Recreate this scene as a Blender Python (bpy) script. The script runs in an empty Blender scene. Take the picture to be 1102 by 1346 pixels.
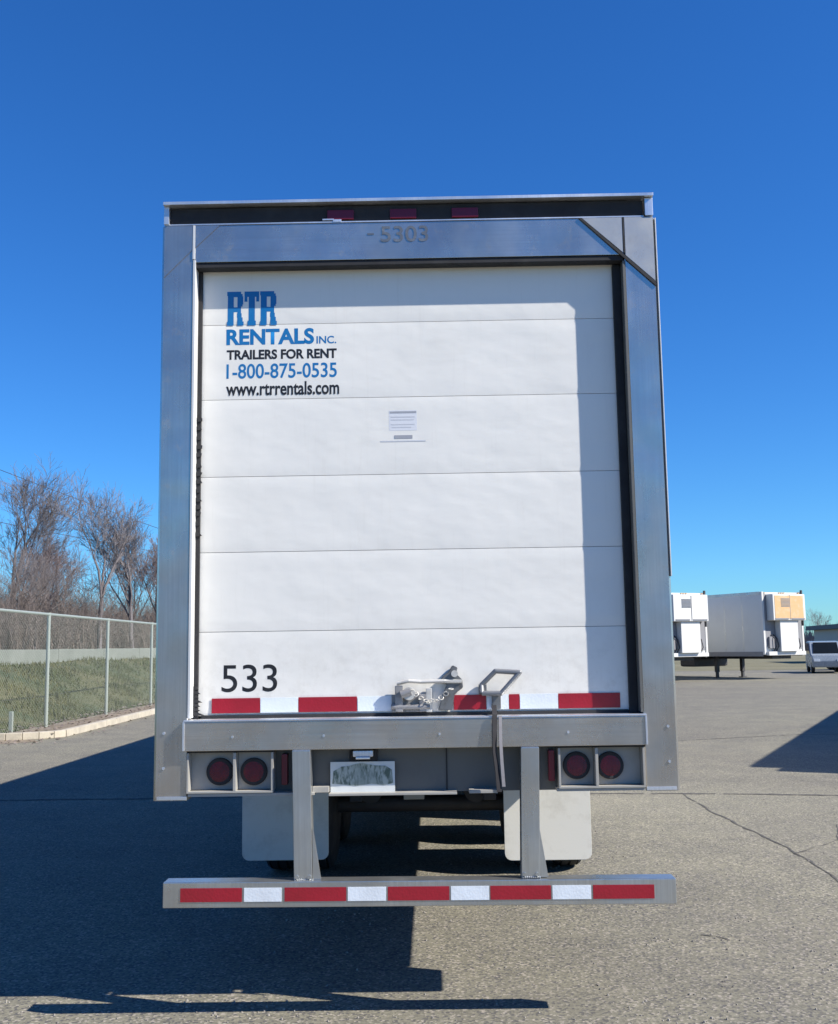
import bpy, bmesh, math, random
from mathutils import Vector, Matrix, Euler, noise
random.seed(7)
S = bpy.context.scene
COL = S.collection
R = math.radians

# ------------------------------------------------------------ camera
cam_d = bpy.data.cameras.new('camera'); cam = bpy.data.objects.new('camera', cam_d); COL.objects.link(cam)
cam_d.sensor_fit = 'VERTICAL'; cam_d.sensor_height = 24.0; cam_d.lens = 24.0 * 1388.13 / 1346.0
cam_d.clip_start = 0.05; cam_d.clip_end = 6000
cam.matrix_world = (Matrix.Translation((0.0874, -5.3117, 1.7575)) @ Matrix.Rotation(0.0099, 4, 'Z')
                    @ Matrix.Rotation(math.pi/2 + 0.1286, 4, 'X') @ Matrix.Rotation(-0.0152, 4, 'Z'))
S.camera = cam
S.render.resolution_x = 838; S.render.resolution_y = 1024

# ------------------------------------------------------------ sky and sun
SUN = Vector((1.1208, -0.398, 1.0)).normalized()
elev = math.asin(SUN.z)
W = bpy.data.worlds.new('World'); S.world = W; W.use_nodes = True
nt = W.node_tree; nt.nodes.clear()
sky = nt.nodes.new('ShaderNodeTexSky'); sky.sky_type = 'NISHITA'; sky.sun_disc = False
sky.sun_elevation = elev; sky.sun_rotation = math.atan2(SUN.x, SUN.y)
sky.altitude = 0; sky.air_density = 1.0; sky.dust_density = 0.0; sky.ozone_density = 2.2
hs = nt.nodes.new('ShaderNodeHueSaturation'); hs.inputs['Saturation'].default_value = 1.22
bg = nt.nodes.new('ShaderNodeBackground'); bg.inputs[1].default_value = 0.07
out = nt.nodes.new('ShaderNodeOutputWorld')
tn = nt.nodes.new('ShaderNodeMix'); tn.data_type = 'RGBA'; tn.blend_type = 'MULTIPLY'; tn.inputs[0].default_value = 1.0
tn.inputs[7].default_value = (.41, .86, 1.37, 1)   # deep, clear winter blue
nt.links.new(sky.outputs[0], hs.inputs['Color']); nt.links.new(hs.outputs[0], tn.inputs[6]); nt.links.new(tn.outputs[2], bg.inputs[0]); nt.links.new(bg.outputs[0], out.inputs[0])
sd = bpy.data.lights.new('sun', 'SUN'); sd.energy = 5.0; sd.angle = R(0.53); sd.color = (1.0, 0.95, 0.87)
so = bpy.data.objects.new('sun', sd); COL.objects.link(so)
so.rotation_euler = SUN.to_track_quat('Z', 'Y').to_euler(); so.location = (10, -4, 12)
S.view_settings.view_transform = 'Standard'; S.view_settings.look = 'None'
S.view_settings.gamma = 1.0; S.view_settings.exposure = 0.76
S.render.engine = 'CYCLES'
S.cycles.max_bounces = 6

# ------------------------------------------------------------ materials
class MT:
    def __init__(s, name):
        s.m = bpy.data.materials.new(name); s.m.use_nodes = True
        s.t = s.m.node_tree; s.b = s.t.nodes['Principled BSDF']
        s.tc = s.t.nodes.new('ShaderNodeTexCoord')
    def n(s, ty, **k):
        nd = s.t.nodes.new(ty)
        for a, v in k.items(): setattr(nd, a, v)
        return nd
    def l(s, a, b): s.t.links.new(a, b)
    def noise(s, scale, detail=4, rough=.55, stretch=(1,1,1), coord='Object', lo=.3, hi=.7, tlo=0., thi=1., off=(0,0,0), dist=0.):
        mp = s.n('ShaderNodeMapping'); mp.inputs['Scale'].default_value = stretch; mp.inputs['Location'].default_value = off
        s.l(s.tc.outputs[coord], mp.inputs[0])
        nz = s.n('ShaderNodeTexNoise'); nz.inputs['Scale'].default_value = scale
        nz.inputs['Detail'].default_value = detail; nz.inputs['Roughness'].default_value = rough; nz.inputs['Distortion'].default_value = dist
        s.l(mp.outputs[0], nz.inputs['Vector'])
        mr = s.n('ShaderNodeMapRange'); mr.clamp = True
        for i, v in zip((1,2,3,4), (lo,hi,tlo,thi)): mr.inputs[i].default_value = v
        s.l(nz.outputs['Fac'], mr.inputs[0]); return mr.outputs[0]
    def mix(s, fac, a, b, mode='MIX'):
        mx = s.n('ShaderNodeMix', data_type='RGBA', blend_type=mode)
        for sock, v in ((mx.inputs[0], fac), (mx.inputs[6], a), (mx.inputs[7], b)):
            if isinstance(v, bpy.types.NodeSocket): s.l(v, sock)
            elif isinstance(v, (int, float)): sock.default_value = v
            else: sock.default_value = (*v, 1)
        return mx.outputs[2]
    def bump(s, h, strength=.2, dist=.01, prev=None):
        bp = s.n('ShaderNodeBump'); bp.inputs['Strength'].default_value = strength; bp.inputs['Distance'].default_value = dist
        s.l(h, bp.inputs['Height'])
        if prev is not None: s.l(prev, bp.inputs['Normal'])
        return bp.outputs[0]
    def out(s, col=None, rough=.5, metal=0., normal=None, **k):
        b = s.b
        def setv(nm, v):
            if isinstance(v, bpy.types.NodeSocket): s.l(v, b.inputs[nm])
            elif isinstance(v, tuple): b.inputs[nm].default_value = (*v, 1)
            else: b.inputs[nm].default_value = v
        setv('Base Color', col); setv('Roughness', rough); setv('Metallic', metal)
        if normal is not None: s.l(normal, b.inputs['Normal'])
        for a, v in k.items(): setv(a.replace('_', ' '), v)
        return s.m

def paint(name, col, rough=.45, dirt=.25, dcol=(.25,.22,.18), sc=3., metal=0.):
    t = MT(name)
    f = t.noise(sc, 6, .65, lo=.5, hi=.85, thi=dirt)
    c = t.mix(f, col, dcol)
    r = t.noise(8, 4, lo=.3, hi=.7, tlo=max(.05, rough-.08), thi=rough+.12)
    return t.out(c, r, metal, t.bump(t.noise(60, 3), .05, .003))

def steel(name, base=(.58,.55,.51), rough=.25, vertical=True, dirt=.35):
    t = MT(name)
    st = (60, 60, 1.2) if vertical else (1.2, 60, 60)
    grain = t.noise(1.5, 5, .7, stretch=st)
    blot = t.noise(2.2, 5, .6, lo=.35, hi=.7)
    low = t.noise(9, 7, .75, lo=.56, hi=.85, thi=dirt)
    c = t.mix(grain, tuple(v*.86 for v in base), tuple(min(1, v*1.1) for v in base))
    c = t.mix(blot, c, tuple(v*.76 for v in base))
    c = t.mix(low, c, (.26,.22,.17))
    rr = t.noise(3.0, 5, .6, stretch=(1,1,.5), tlo=rough-.07, thi=rough+.12)
    ms = t.n('ShaderNodeMath', operation='MULTIPLY_ADD'); t.l(low, ms.inputs[0]); ms.inputs[1].default_value = -1.; ms.inputs[2].default_value = .87
    nb = t.bump(grain, .06, .002)
    nb = t.bump(t.noise(1.6, 2, .5), .4, .02, nb)
    return t.out(c, rr, ms.outputs[0], nb)

M = {}
M['steel_v'] = steel('brushed_steel_upright')
M['steel_h'] = steel('brushed_steel_crosswise', vertical=False)
M['steel_light'] = steel('bright_aluminium', base=(.8,.81,.83), rough=.4, dirt=.1)
M['galv'] = steel('galvanised_steel', base=(.56,.57,.56), rough=.3, dirt=.25)
M['alu_paint'] = paint('dull_aluminium_paint', (.36,.345,.31), .4, .9, (.3,.27,.22), 5)
M['dark_steel'] = paint('dark_chassis_steel', (.045,.045,.048), .6, .6, (.09,.075,.06), 6)
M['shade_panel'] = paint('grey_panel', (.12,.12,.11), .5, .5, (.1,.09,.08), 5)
M['rubber'] = paint('black_rubber', (.018,.018,.02), .75, .5, (.06,.055,.05), 6)
M['tyre'] = paint('tyre_rubber', (.022,.022,.023), .8, .6, (.09,.08,.07), 5)
M['pale'] = paint('pale_sunlit_edge', (.66,.66,.64), .45, .3, (.4,.4,.38), 4, .15)  # colour holds the sunlit brightness of the left jamb and post edges
M['plate_metal'] = paint('weathered_corner_plate', (.44,.44,.43), .35, .7, (.3,.3,.3), 9, .35)
M['handle'] = paint('dull_grey_iron', (.24,.245,.25), .45, .6, (.34,.33,.31), 25, .5)
M['flap'] = paint('white_plastic_flap', (.7,.68,.61), .55, .6, (.4,.37,.3), 7)
M['rim'] = paint('white_rim', (.5,.5,.5), .45, .6, (.2,.17,.14), 6)
M['black'] = paint('black_vinyl', (.012,.012,.014), .45, .3, (.1,.1,.1), 20)
M['blue'] = paint('blue_vinyl', (.008,.155,.40), .4, .3, (.06,.27,.45), 20)
M['grey_print'] = paint('grey_print', (.33,.34,.37), .5, .3, (.6,.6,.6), 30)
M['faint_print'] = paint('faint_print', (.58,.59,.62), .5, .3, (.7,.7,.7), 30)
M['sticker'] = paint('sticker_paper', (.68,.69,.72), .5, .2, (.6,.6,.6), 20)
M['emboss'] = paint('worn_grey_number', (.13,.15,.18), .5, .7, (.35,.37,.4), 14, .4)
M['latch'] = paint('worn_zinc', (.2,.2,.195), .4, .9, (.1,.075,.055), 25, .6)
M['latch_dark'] = paint('rusty_dark_iron', (.3,.29,.28), .5, 1., (.05,.045,.04), 22, .3)
M['latch_pale'] = paint('pale_zinc', (.6,.58,.53), .4, .5, (.25,.18,.12), 25, .3)
M['strap'] = paint('dark_woven_strap', (.02,.019,.022), .85, .3, (.06,.055,.05), 40)
M['strap_pale'] = paint('frayed_strap', (.25,.24,.25), .85, .5, (.1,.09,.08), 40)
M['plate'] = paint('plate_paint', (.66,.68,.66), .45, .4, (.4,.4,.36), 14)
t = MT('plate_picture'); c = t.mix(t.noise(1, 3, .6, stretch=(48,1,16), lo=.42, hi=.56), (.09,.13,.1), (.42,.46,.41)); c = t.mix(t.noise(9, 3, .6, lo=.5, hi=.7), c, (.3,.34,.3))
M['plate_green'] = t.out(c, .5)
M['wood'] = paint('wood_floor', (.2,.13,.08), .8, .5, (.1,.07,.05), 5)
M['bg_white'] = paint('trailer_white', (.62,.61,.58), .4, .25, (.5,.47,.42), 1.2)
M['bg_side'] = paint('trailer_side_grey', (.58,.59,.57), .42, .5, (.42,.42,.42), .8)
M['bg_orange'] = paint('faded_orange_sheet', (.6,.38,.18), .5, 1., (.62,.5,.38), 2.4)
M['bg_grille'] = paint('grille_grey', (.22,.22,.23), .6, .3, (.1,.1,.1), 3)
M['glass'] = MT('car_glass').out((.02,.025,.03), .06)
M['car_blue'] = paint('slate_car_paint', (.24,.28,.33), .25, .2, (.2,.2,.2), 3)
M['car_white'] = paint('white_car_paint', (.72,.74,.77), .25, .2, (.5,.5,.5), 3)
M['car_silver'] = paint('silver_car_paint', (.4,.42,.44), .25, .2, (.3,.3,.3), 3, .5)
M['roof_dark'] = paint('dark_roofing', (.06,.07,.09), .6, .3, (.1,.1,.1), 2)
M['wall_pale'] = paint('pale_siding', (.42,.4,.36), .6, .3, (.4,.4,.4), 1)
M['fence'] = paint('galvanised_fence', (.36,.4,.35), .45, .4, (.3,.3,.26), 4, .35)
M['cable'] = paint('cable_black', (.03,.03,.035), .6, .1)

t = MT('tape_red_lens')
ck = t.n('ShaderNodeTexVoronoi'); ck.inputs['Scale'].default_value = 90; t.l(t.tc.outputs['Object'], ck.inputs[0])
M['tape_red'] = t.out(t.mix(t.noise(7, 5, lo=.35, hi=.75, thi=.55), (.33,.012,.026), (.2,.012,.018)), .3, 0., t.bump(ck.outputs[0], .25, .002))
t = MT('tape_silver')
ck = t.n('ShaderNodeTexVoronoi'); ck.inputs['Scale'].default_value = 90; t.l(t.tc.outputs['Object'], ck.inputs[0])
M['tape_white'] = t.out(t.mix(t.noise(9, 5, lo=.4, hi=.8, thi=.5), (.74,.79,.83), (.55,.57,.58)), .3, 0., t.bump(ck.outputs[0], .2, .002))
t = MT('lamp_lens')
wv = t.n('ShaderNodeTexWave', wave_type='RINGS', rings_direction='Y'); wv.inputs['Scale'].default_value = 40; t.l(t.tc.outputs['Object'], wv.inputs[0])
M['lens'] = t.out(t.mix(t.noise(25, 3), (.16,.004,.012), (.07,.003,.008)), .18, 0., t.bump(wv.outputs[1], .3, .003))
M['lens_dark'] = MT('dull_marker_lens').out((.13,.006,.02), .3)

# white sheet door skin: shallow dents, dirt near the joints
t = MT('white_door_skin')
d1 = t.noise(2.2, 3, .5, stretch=(1,1,1.6)); d2 = t.noise(7, 3, .5, stretch=(.6,1,1.4))
streak = t.noise(5, 6, .7, stretch=(9,1,.5), lo=.56, hi=.9, thi=.3)
grime = t.noise(2.6, 8, .7, lo=.5, hi=.95, thi=.35)
c = t.mix(grime, (.80,.775,.71), (.62,.59,.52)); c = t.mix(streak, c, (.6,.56,.48))
sx = t.n('ShaderNodeSeparateXYZ'); t.l(t.tc.outputs['Object'], sx.inputs[0])
lowz = t.n('ShaderNodeMapRange'); [setattr(lowz.inputs[i], 'default_value', v) for i, v in ((1, 1.95), (2, 1.45), (3, 0.), (4, .55))]; t.l(sx.outputs[2], lowz.inputs[0])
spl = t.n('ShaderNodeMath', operation='MULTIPLY'); t.l(lowz.outputs[0], spl.inputs[0]); t.l(t.noise(16, 7, .75, lo=.48, hi=.75), spl.inputs[1])
c = t.mix(spl.outputs[0], c, (.52,.48,.41))
nb = t.bump(d1, .15, .02); nb = t.bump(d2, .08, .006, nb)
M['door'] = t.out(c, .38, 0., nb)

# asphalt
t = MT('weathered_asphalt')
vo = t.n('ShaderNodeTexVoronoi'); vo.inputs['Scale'].default_value = 75; t.l(t.tc.outputs['Object'], vo.inputs['Vector'])
sep = t.n('ShaderNodeSeparateColor'); t.l(vo.outputs['Color'], sep.inputs[0])
stone = t.n('ShaderNodeMapRange'); stone.inputs[1].default_value = .0; stone.inputs[2].default_value = 1.; stone.inputs[3].default_value = 0; stone.inputs[4].default_value = 1.
t.l(sep.outputs[0], stone.inputs[0])
fine = t.noise(38, 5, .75, lo=.3, hi=.7)
mid = t.noise(1.3, 8, .7, lo=.35, hi=.65)
big = t.noise(.16, 6, .6, lo=.35, hi=.68)
c = t.mix(stone.outputs[0], (.130,.122,.091), (.21,.197,.144))
pink = t.n('ShaderNodeMath', operation='GREATER_THAN'); t.l(sep.outputs[1], pink.inputs[0]); pink.inputs[1].default_value = .86
c = t.mix(pink.outputs[0], c, (.30,.27,.22))
dk = t.n('ShaderNodeMath', operation='GREATER_THAN'); t.l(sep.outputs[2], dk.inputs[0]); dk.inputs[1].default_value = .84
c = t.mix(dk.outputs[0], c, (.085,.081,.075))
c = t.mix(fine, c, (.12,.115,.105), 'MIX') if False else c
cm = t.mix(fine, (.8,.8,.8), (1.16,1.16,1.16)); c = t.mix(1.0, c, cm, 'MULTIPLY')
cm = t.mix(mid, (.86,.86,.88), (1.1,1.09,1.06)); c = t.mix(1.0, c, cm, 'MULTIPLY')
cm = t.mix(big, (.9,.88,.9), (1.12,1.13,1.1)); c = t.mix(1.0, c, cm, 'MULTIPLY')
oil = t.noise(.7, 5, .6, lo=.6, hi=.78, thi=.5, off=(3,7,0)); c = t.mix(oil, c, (.10,.095,.09))
spot = t.noise(3.2, 3, .5, lo=.7, hi=.76, thi=.55, off=(1,2,0)); c = t.mix(spot, c, (.07,.066,.062))
trk = t.noise(.9, 6, .7, stretch=(2.6,.10,1), lo=.55, hi=.8, thi=.28, off=(5,0,0)); c = t.mix(trk, c, (.085,.08,.076))
ln = t.noise(.35, 5, .6, stretch=(.25,1.6,1), lo=.5, hi=.75, thi=.35, off=(9,1,0)); c = t.mix(ln, c, (.24,.222,.165))
nb = t.bump(vo.outputs['Distance'], .2, .004); nb = t.bump(t.noise(14, 4, .6), .12, .01, nb)
M['asphalt'] = t.out(c, .88, 0., nb)
t = MT('crack_sealant'); M['crack'] = t.out(t.mix(t.noise(9, 4), (.035,.033,.03), (.12,.11,.095)), .85)
t = MT('pale_concrete')
c = t.mix(t.noise(3, 7, .7, lo=.35, hi=.7), (.5,.45,.35), (.34,.3,.24)); M['concrete'] = t.out(c, .85, 0., t.bump(t.noise(30, 4), .3, .01))
t = MT('barrier_concrete')
c = t.mix(t.noise(.8, 6, .7, lo=.35, hi=.7), (.2,.215,.185), (.15,.165,.14)); M['barrier'] = t.out(c, .85)
def groundmat(name, a, b, c3, s1=.6, s2=9):
    t = MT(name)
    c = t.mix(t.noise(s1, 7, .7, lo=.35, hi=.65), a, b); c = t.mix(t.noise(s2, 5, .7, lo=.5, hi=.8, thi=.6), c, c3)
    return t.out(c, .95, 0., t.bump(t.noise(25, 4), .5, .03))
M['grass_floor'] = groundmat('winter_turf', (.035,.055,.016), (.11,.10,.04), (.02,.03,.012), .35)
M['field'] = groundmat('dry_field', (.14,.13,.07), (.2,.18,.11), (.09,.09,.045), .15, 2)
M['dirt'] = groundmat('leaf_litter', (.19,.15,.1), (.27,.22,.16), (.1,.075,.05), 1.2, 12)
M['grass_blade'] = groundmat('grass_blade', (.03,.055,.014), (.12,.11,.042), (.045,.055,.02), .5, 8)
M['bark'] = groundmat('grey_bark', (.15,.13,.13), (.2,.18,.18), (.09,.08,.08), 3, 14)
M['bark_brown'] = groundmat('brown_bark', (.2,.14,.13), (.24,.18,.16), (.12,.09,.08), 3, 14)
M['brush'] = groundmat('dry_brush', (.14,.11,.095), (.23,.19,.165), (.09,.07,.05), .8, 6)
M['far_brush'] = groundmat('far_bare_wood', (.16,.15,.16), (.2,.18,.18), (.12,.12,.12), .1, 1)

# ------------------------------------------------------------ mesh helpers
def bm_new(): return bmesh.new()
def box(bm, x0, x1, y0, y1, z0, z1, bev=0., seg=2):
    b2 = bmesh.new(); bmesh.ops.create_cube(b2, size=1)
    for v in b2.verts: v.co = Vector(((x0+x1)/2 + v.co.x*(x1-x0), (y0+y1)/2 + v.co.y*(y1-y0), (z0+z1)/2 + v.co.z*(z1-z0)))
    if bev: bmesh.ops.bevel(b2, geom=list(b2.edges), offset=bev, segments=seg, affect='EDGES', profile=.6)
    merge(bm, b2)
def merge(bm, b2, mat=None):
    if mat: b2.transform(mat)
    me = bpy.data.meshes.new('tmp'); b2.to_mesh(me); b2.free(); bm.from_mesh(me); bpy.data.meshes.remove(me)
def cyl(bm, p0, p1, r0, r1=None, seg=16, caps=True):
    r1 = r0 if r1 is None else r1
    p0, p1 = Vector(p0), Vector(p1); d = p1-p0
    b2 = bmesh.new(); bmesh.ops.create_cone(b2, cap_ends=caps, segments=seg, radius1=r0, radius2=r1, depth=d.length)
    merge(bm, b2, Matrix.Translation((p0+p1)/2) @ d.to_track_quat('Z', 'Y').to_matrix().to_4x4())
def prism(bm, pts, y0, y1, bev=0.):
    """outline in x,z extruded from y0 to y1"""
    b2 = bmesh.new(); vs = [b2.verts.new((x, y0, z)) for x, z in pts]; f = b2.faces.new(vs)
    g = bmesh.ops.extrude_face_region(b2, geom=[f]); 
    for v in g['geom']:
        if isinstance(v, bmesh.types.BMVert): v.co.y = y1
    bmesh.ops.recalc_face_normals(b2, faces=b2.faces)
    if bev: bmesh.ops.bevel(b2, geom=list(b2.edges), offset=bev, segments=2, affect='EDGES')
    merge(bm, b2)
def tube(bm, pts, r, seg=8):
    for a, b in zip(pts, pts[1:]): cyl(bm, a, b, r, seg=seg)
    for p in pts[1:-1]:
        b2 = bmesh.new(); bmesh.ops.create_uvsphere(b2, u_segments=seg, v_segments=6, radius=r); merge(bm, b2, Matrix.Translation(p))
def lathe(bm, prof, axis='X', seg=32, loc=(0,0,0)):
    """prof: (distance along axis, radius)"""
    b2 = bmesh.new(); rings = []
    for a, r in prof:
        rings.append([b2.verts.new((a, r*math.cos(2*math.pi*k/seg), r*math.sin(2*math.pi*k/seg))) for k in range(seg)])
    for A, B in zip(rings, rings[1:]):
        for k in range(seg): b2.faces.new((A[k], A[(k+1)%seg], B[(k+1)%seg], B[k]))
    b2.faces.new(rings[0][::-1]); b2.faces.new(rings[-1])
    bmesh.ops.recalc_face_normals(b2, faces=b2.faces)
    m = Matrix.Translation(loc)
    if axis == 'Y': m = m @ Matrix.Rotation(math.pi/2, 4, 'Z')
    merge(bm, b2, m)
def obj(name, bm, mat, parent=None, smooth=True):
    me = bpy.data.meshes.new(name)
    if isinstance(bm, tuple): me.from_pydata(bm[0], [], bm[1])
    else: bm.to_mesh(me); bm.free()
    me.materials.append(mat)
    if smooth and len(me.polygons) < 20000:
        me.shade_smooth(); me.set_sharp_from_angle(angle=R(32))
    o = bpy.data.objects.new(name, me); COL.objects.link(o)
    if smooth and len(me.polygons) < 20000:
        wn = o.modifiers.new('even_normals', 'WEIGHTED_NORMAL'); wn.keep_sharp = True; wn.weight = 80
    if parent: o.parent = parent
    return o
def tag(o, label=None, cat=None, group=None, kind=None):
    if label: o['label'] = label
    if cat: o['category'] = cat
    if group: o['group'] = group
    if kind: o['kind'] = kind
    return o
def thing(name, label, cat, loc=(0,0,0), rz=0., group=None):
    o = bpy.data.objects.new(name, None); COL.objects.link(o); o.empty_display_size = .3
    o.location = loc; o.rotation_euler = (0, 0, rz); return tag(o, label, cat, group)
def B(name, mat, parent, *boxes, bev=.0, join=False):
    if not join:      # every box an object of its own
        os_ = []
        for b in boxes:
            bm = bm_new(); box(bm, *b, bev=bev); os_.append(obj(name, bm, mat, parent))
        return os_[0]
    bm = bm_new()
    for b in boxes: box(bm, *b, bev=bev)
    return obj(name, bm, mat, parent)
def copy_tree(o, parent=None):
    kids = [c for c in bpy.data.objects if c.parent == o]
    c = o.copy(); COL.objects.link(c); c.parent = parent
    for k in kids: copy_tree(k, c)
    return c
def lettering(name, s, x0, x1, z0, z1, y, mat, parent, bold=0., depth=.0008):
    """flat lettering fitted to a box on a plane facing -y"""
    cu = bpy.data.curves.new('txt', 'FONT'); cu.body = s; cu.size = 1.0; cu.extrude = 0.; cu.offset = bold
    cu.resolution_u = 6
    ob = bpy.data.objects.new('txt', cu); COL.objects.link(ob)
    bpy.context.view_layer.update()
    dg = bpy.context.evaluated_depsgraph_get()
    me = bpy.data.meshes.new_from_object(ob.evaluated_get(dg))
    bpy.data.objects.remove(ob); bpy.data.curves.remove(cu)
    xs = [v.co.x for v in me.vertices]; ys = [v.co.y for v in me.vertices]
    ax, bx, ay, by = min(xs), max(xs), min(ys), max(ys)
    for v in me.vertices:
        v.co = Vector((x0 + (v.co.x-ax)/(bx-ax)*(x1-x0), y, z0 + (v.co.y-ay)/(by-ay)*(z1-z0)))
    me.materials.clear(); me.materials.append(mat); me.name = name
    o = bpy.data.objects.new(name, me); COL.objects.link(o); o.parent = parent
    return o

# ------------------------------------------------------------ ground
def sheet(name, pts, z, mat):
    o = obj(name, ([(x, y, z) for x, y in pts], [tuple(range(len(pts)))]), mat); return tag(o, kind='structure')
sheet('asphalt_lot', [(-1500,-1500), (1500,-1500), (1500,2500), (-1500,2500)], 0, M['asphalt'])
sheet('dry_field', [(6,66), (700,52), (1400,1500), (6,2300)], .006, M['field'])
def crack(pts, w, seed):
    rnd = random.Random(seed); vs = []; fs = []
    P = []
    for (a, b) in zip(pts, pts[1:]):
        a, b = Vector(a), Vector(b); n = max(2, int((b-a).length/.09))
        P += [a.lerp(b, k/n) for k in range(n)]
    P.append(Vector(pts[-1])); off = 0
    for i, p in enumerate(P):
        d = (P[min(i+1, len(P)-1)]-P[max(i-1, 0)]).normalized(); nn = Vector((-d.y, d.x))
        off = off*.85 + rnd.uniform(-.012, .012); ww = w*rnd.uniform(.25, 1.2)
        for s in (-1, 1): q = p + nn*(off + s*ww/2); vs.append((q.x, q.y, .004))
        if i and rnd.random() > .06: fs.append((2*i-2, 2*i-1, 2*i+1, 2*i))
    return tag(obj('pavement_crack', (vs, fs), M['crack'], smooth=False), kind='structure')
crack([(3.05,7.55), (3.0,6.2), (3.1,4.7), (3.13,3.7), (3.06,2.7), (3.12,.5), (3.0,-3), (3.1,-9)], .028, 3)
crack([(-9,7.9), (1.2,7.75), (3.05,7.6), (5.5,7.12), (9,6.6), (16,6.3)], .085, 4)
crack([(1.70,1.42), (1.76,1.37), (1.82,1.3)], .014, 5)
crack([(3.2,14), (7,15.5), (13,15.1), (24,17)], .05, 6)
crack([(3.1,3.9), (3.7,4.5), (4.0,5.3), (4.9,5.9), (5.4,6.9)], .012, 8)
crack([(3.08,1.2), (2.4,.5), (2.1,-.4), (1.5,-.9)], .008, 9)

# loose grit on the asphalt
vs = []; fs = []; rnd = random.Random(77)
for k in range(5200):
    d = rnd.random()**1.6*11; X = rnd.uniform(-1, 1)*(2.5 + d*.5); Y = -1.2 + d
    if noise.noise(Vector((X*.6, Y*.6, 2))) < -.05 and rnd.random() < .8: continue
    s_ = rnd.uniform(.0025, .0085); a = rnd.uniform(0, 6.28); n = len(vs); h = s_*rnd.uniform(.7, 1.3)
    ring = [(X + s_*math.cos(a+q*1.2566)*rnd.uniform(.7, 1.2), Y + s_*math.sin(a+q*1.2566)*rnd.uniform(.7, 1.2)) for q in range(5)]
    vs += [(x, y, .0005) for x, y in ring] + [(X + (x-X)*.6, Y + (y-Y)*.6, h) for x, y in ring]
    for q in range(5): fs.append((n+q, n+(q+1)%5, n+5+(q+1)%5, n+5+q))
    fs.append((n+5, n+6, n+7, n+8, n+9))
t = MT('grit_stone'); M['grit'] = t.out(t.mix(t.noise(3, 2), (.12,.11,.1), (.36,.33,.28)), .9)
tag(obj('grit', (vs, fs), M['grit'], smooth=False), 'loose grit and small stones on the asphalt behind the trailer', 'grit', kind='stuff')

# grass bank left of the fence
NX, NY = 26, 60; vs = []; fs = []
for j in range(NY):
    Y = -25 + j*(160/(NY-1))
    for i in range(NX):
        X = -9.1 - (i/(NX-1))**1.6*60
        u = min(1, max(0, (-X-9.2)/5.6)); z = 1.45*(u*u*(3-2*u)) + .0
        z += .09*noise.noise(Vector((X*.3, Y*.2, 0)))*min(1, u*4)
        if -X > 16: z += (-X-16)*.012
        vs.append((X, Y, z + .006))
for j in range(NY-1):
    for i in range(NX-1):
        a = j*NX+i; fs.append((a, a+NX, a+NX+1, a+1))
tag(obj('grass_bank', (vs, fs), M['grass_floor']), kind='structure')
def bank_z(X, Y=0):
    u = min(1, max(0, (-X-9.2)/5.6)); z = 1.45*(u*u*(3-2*u)) + .09*noise.noise(Vector((X*.3, Y*.2, 0)))*min(1, u*4)
    return z + (max(0, -X-16)*.012)
# leaf litter verge between kerb and fence
def kx(Y): return -7.72 - .02*(Y-17)*1.0
vs = []; fs = []
for j in range(61):
    Y = 17.2 + j*1.2
    for i, X in enumerate((kx(Y)-.16, -8.5, -9.3)): vs.append((X, Y, .11 - .03*i + .02*noise.noise(Vector((X, Y, 3)))))
    if j:
        for i in range(2): a = (j-1)*3+i; fs.append((a, a+1, a+4, a+3))
tag(obj('leaf_litter_verge', (vs, fs), M['dirt']), kind='structure')
sheet('dirt_margin', [(-30,16.9), (-9.3,16.9), (-8.2,16.9), (-7.9,16.4), (-8.6,15.9), (-13,15.6), (-30,15.4)], .005, M['dirt'])
bm = bm_new()
Y = 17.6
while Y < 90:
    L = 3.0; b2 = bmesh.new(); box(b2, -.16, 0, 0, L-.02, 0, .15, .02)
    merge(bm, b2, Matrix.Translation((kx(Y), Y, 0)) @ Matrix.Rotation(.02, 4, 'Z')); Y += L
pv = Vector((-7.74, 17.55)); ang = 0
for k in range(14):
    ang = min(math.pi/2*.93, ang + .25 if k < 6 else ang); L = .33 if k < 6 else 3.0
    d = Vector((-math.sin(ang), -math.cos(ang)*.5)).normalized() if k < 6 else Vector((-1, .06)).normalized()
    q = pv + d*L; a = math.atan2(d.y, d.x)
    b2 = bmesh.new(); box(b2, 0, L-.01, -.16, 0, 0, .15, .02); merge(bm, b2, Matrix.Translation((pv.x, pv.y, 0)) @ Matrix.Rotation(a, 4, 'Z')); pv = q
tag(obj('kerb', bm, M['concrete']), kind='structure')

# grass blades (stuff) on the bank face that shows through the fence
vs = []; fs = []; rnd = random.Random(11)
for k in range(26000):
    Y = rnd.uniform(16, 62); X = -9.3 - abs(rnd.gauss(0, 3.2))
    if X < -16: continue
    g = noise.noise(Vector((X*.8, Y*.5, 5)))
    if g < -.15 and rnd.random() < .7: continue
    z = bank_z(X, Y); h = rnd.uniform(.05, .16)*(1+max(0, g)*2); w = rnd.uniform(.012, .03); a = rnd.uniform(0, 3.14)
    dx, dy = math.cos(a)*w, math.sin(a)*w; lx, ly = rnd.uniform(-.08, .08), rnd.uniform(-.08, .08); n = len(vs)
    vs += [(X-dx, Y-dy, z-.02), (X+dx, Y+dy, z-.02), (X+lx, Y+ly, z+h)]; fs.append((n, n+1, n+2))
tag(obj('grass', (vs, fs), M['grass_blade'], smooth=False), 'rough green winter grass on the bank behind the fence', 'grass', kind='stuff')

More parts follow.
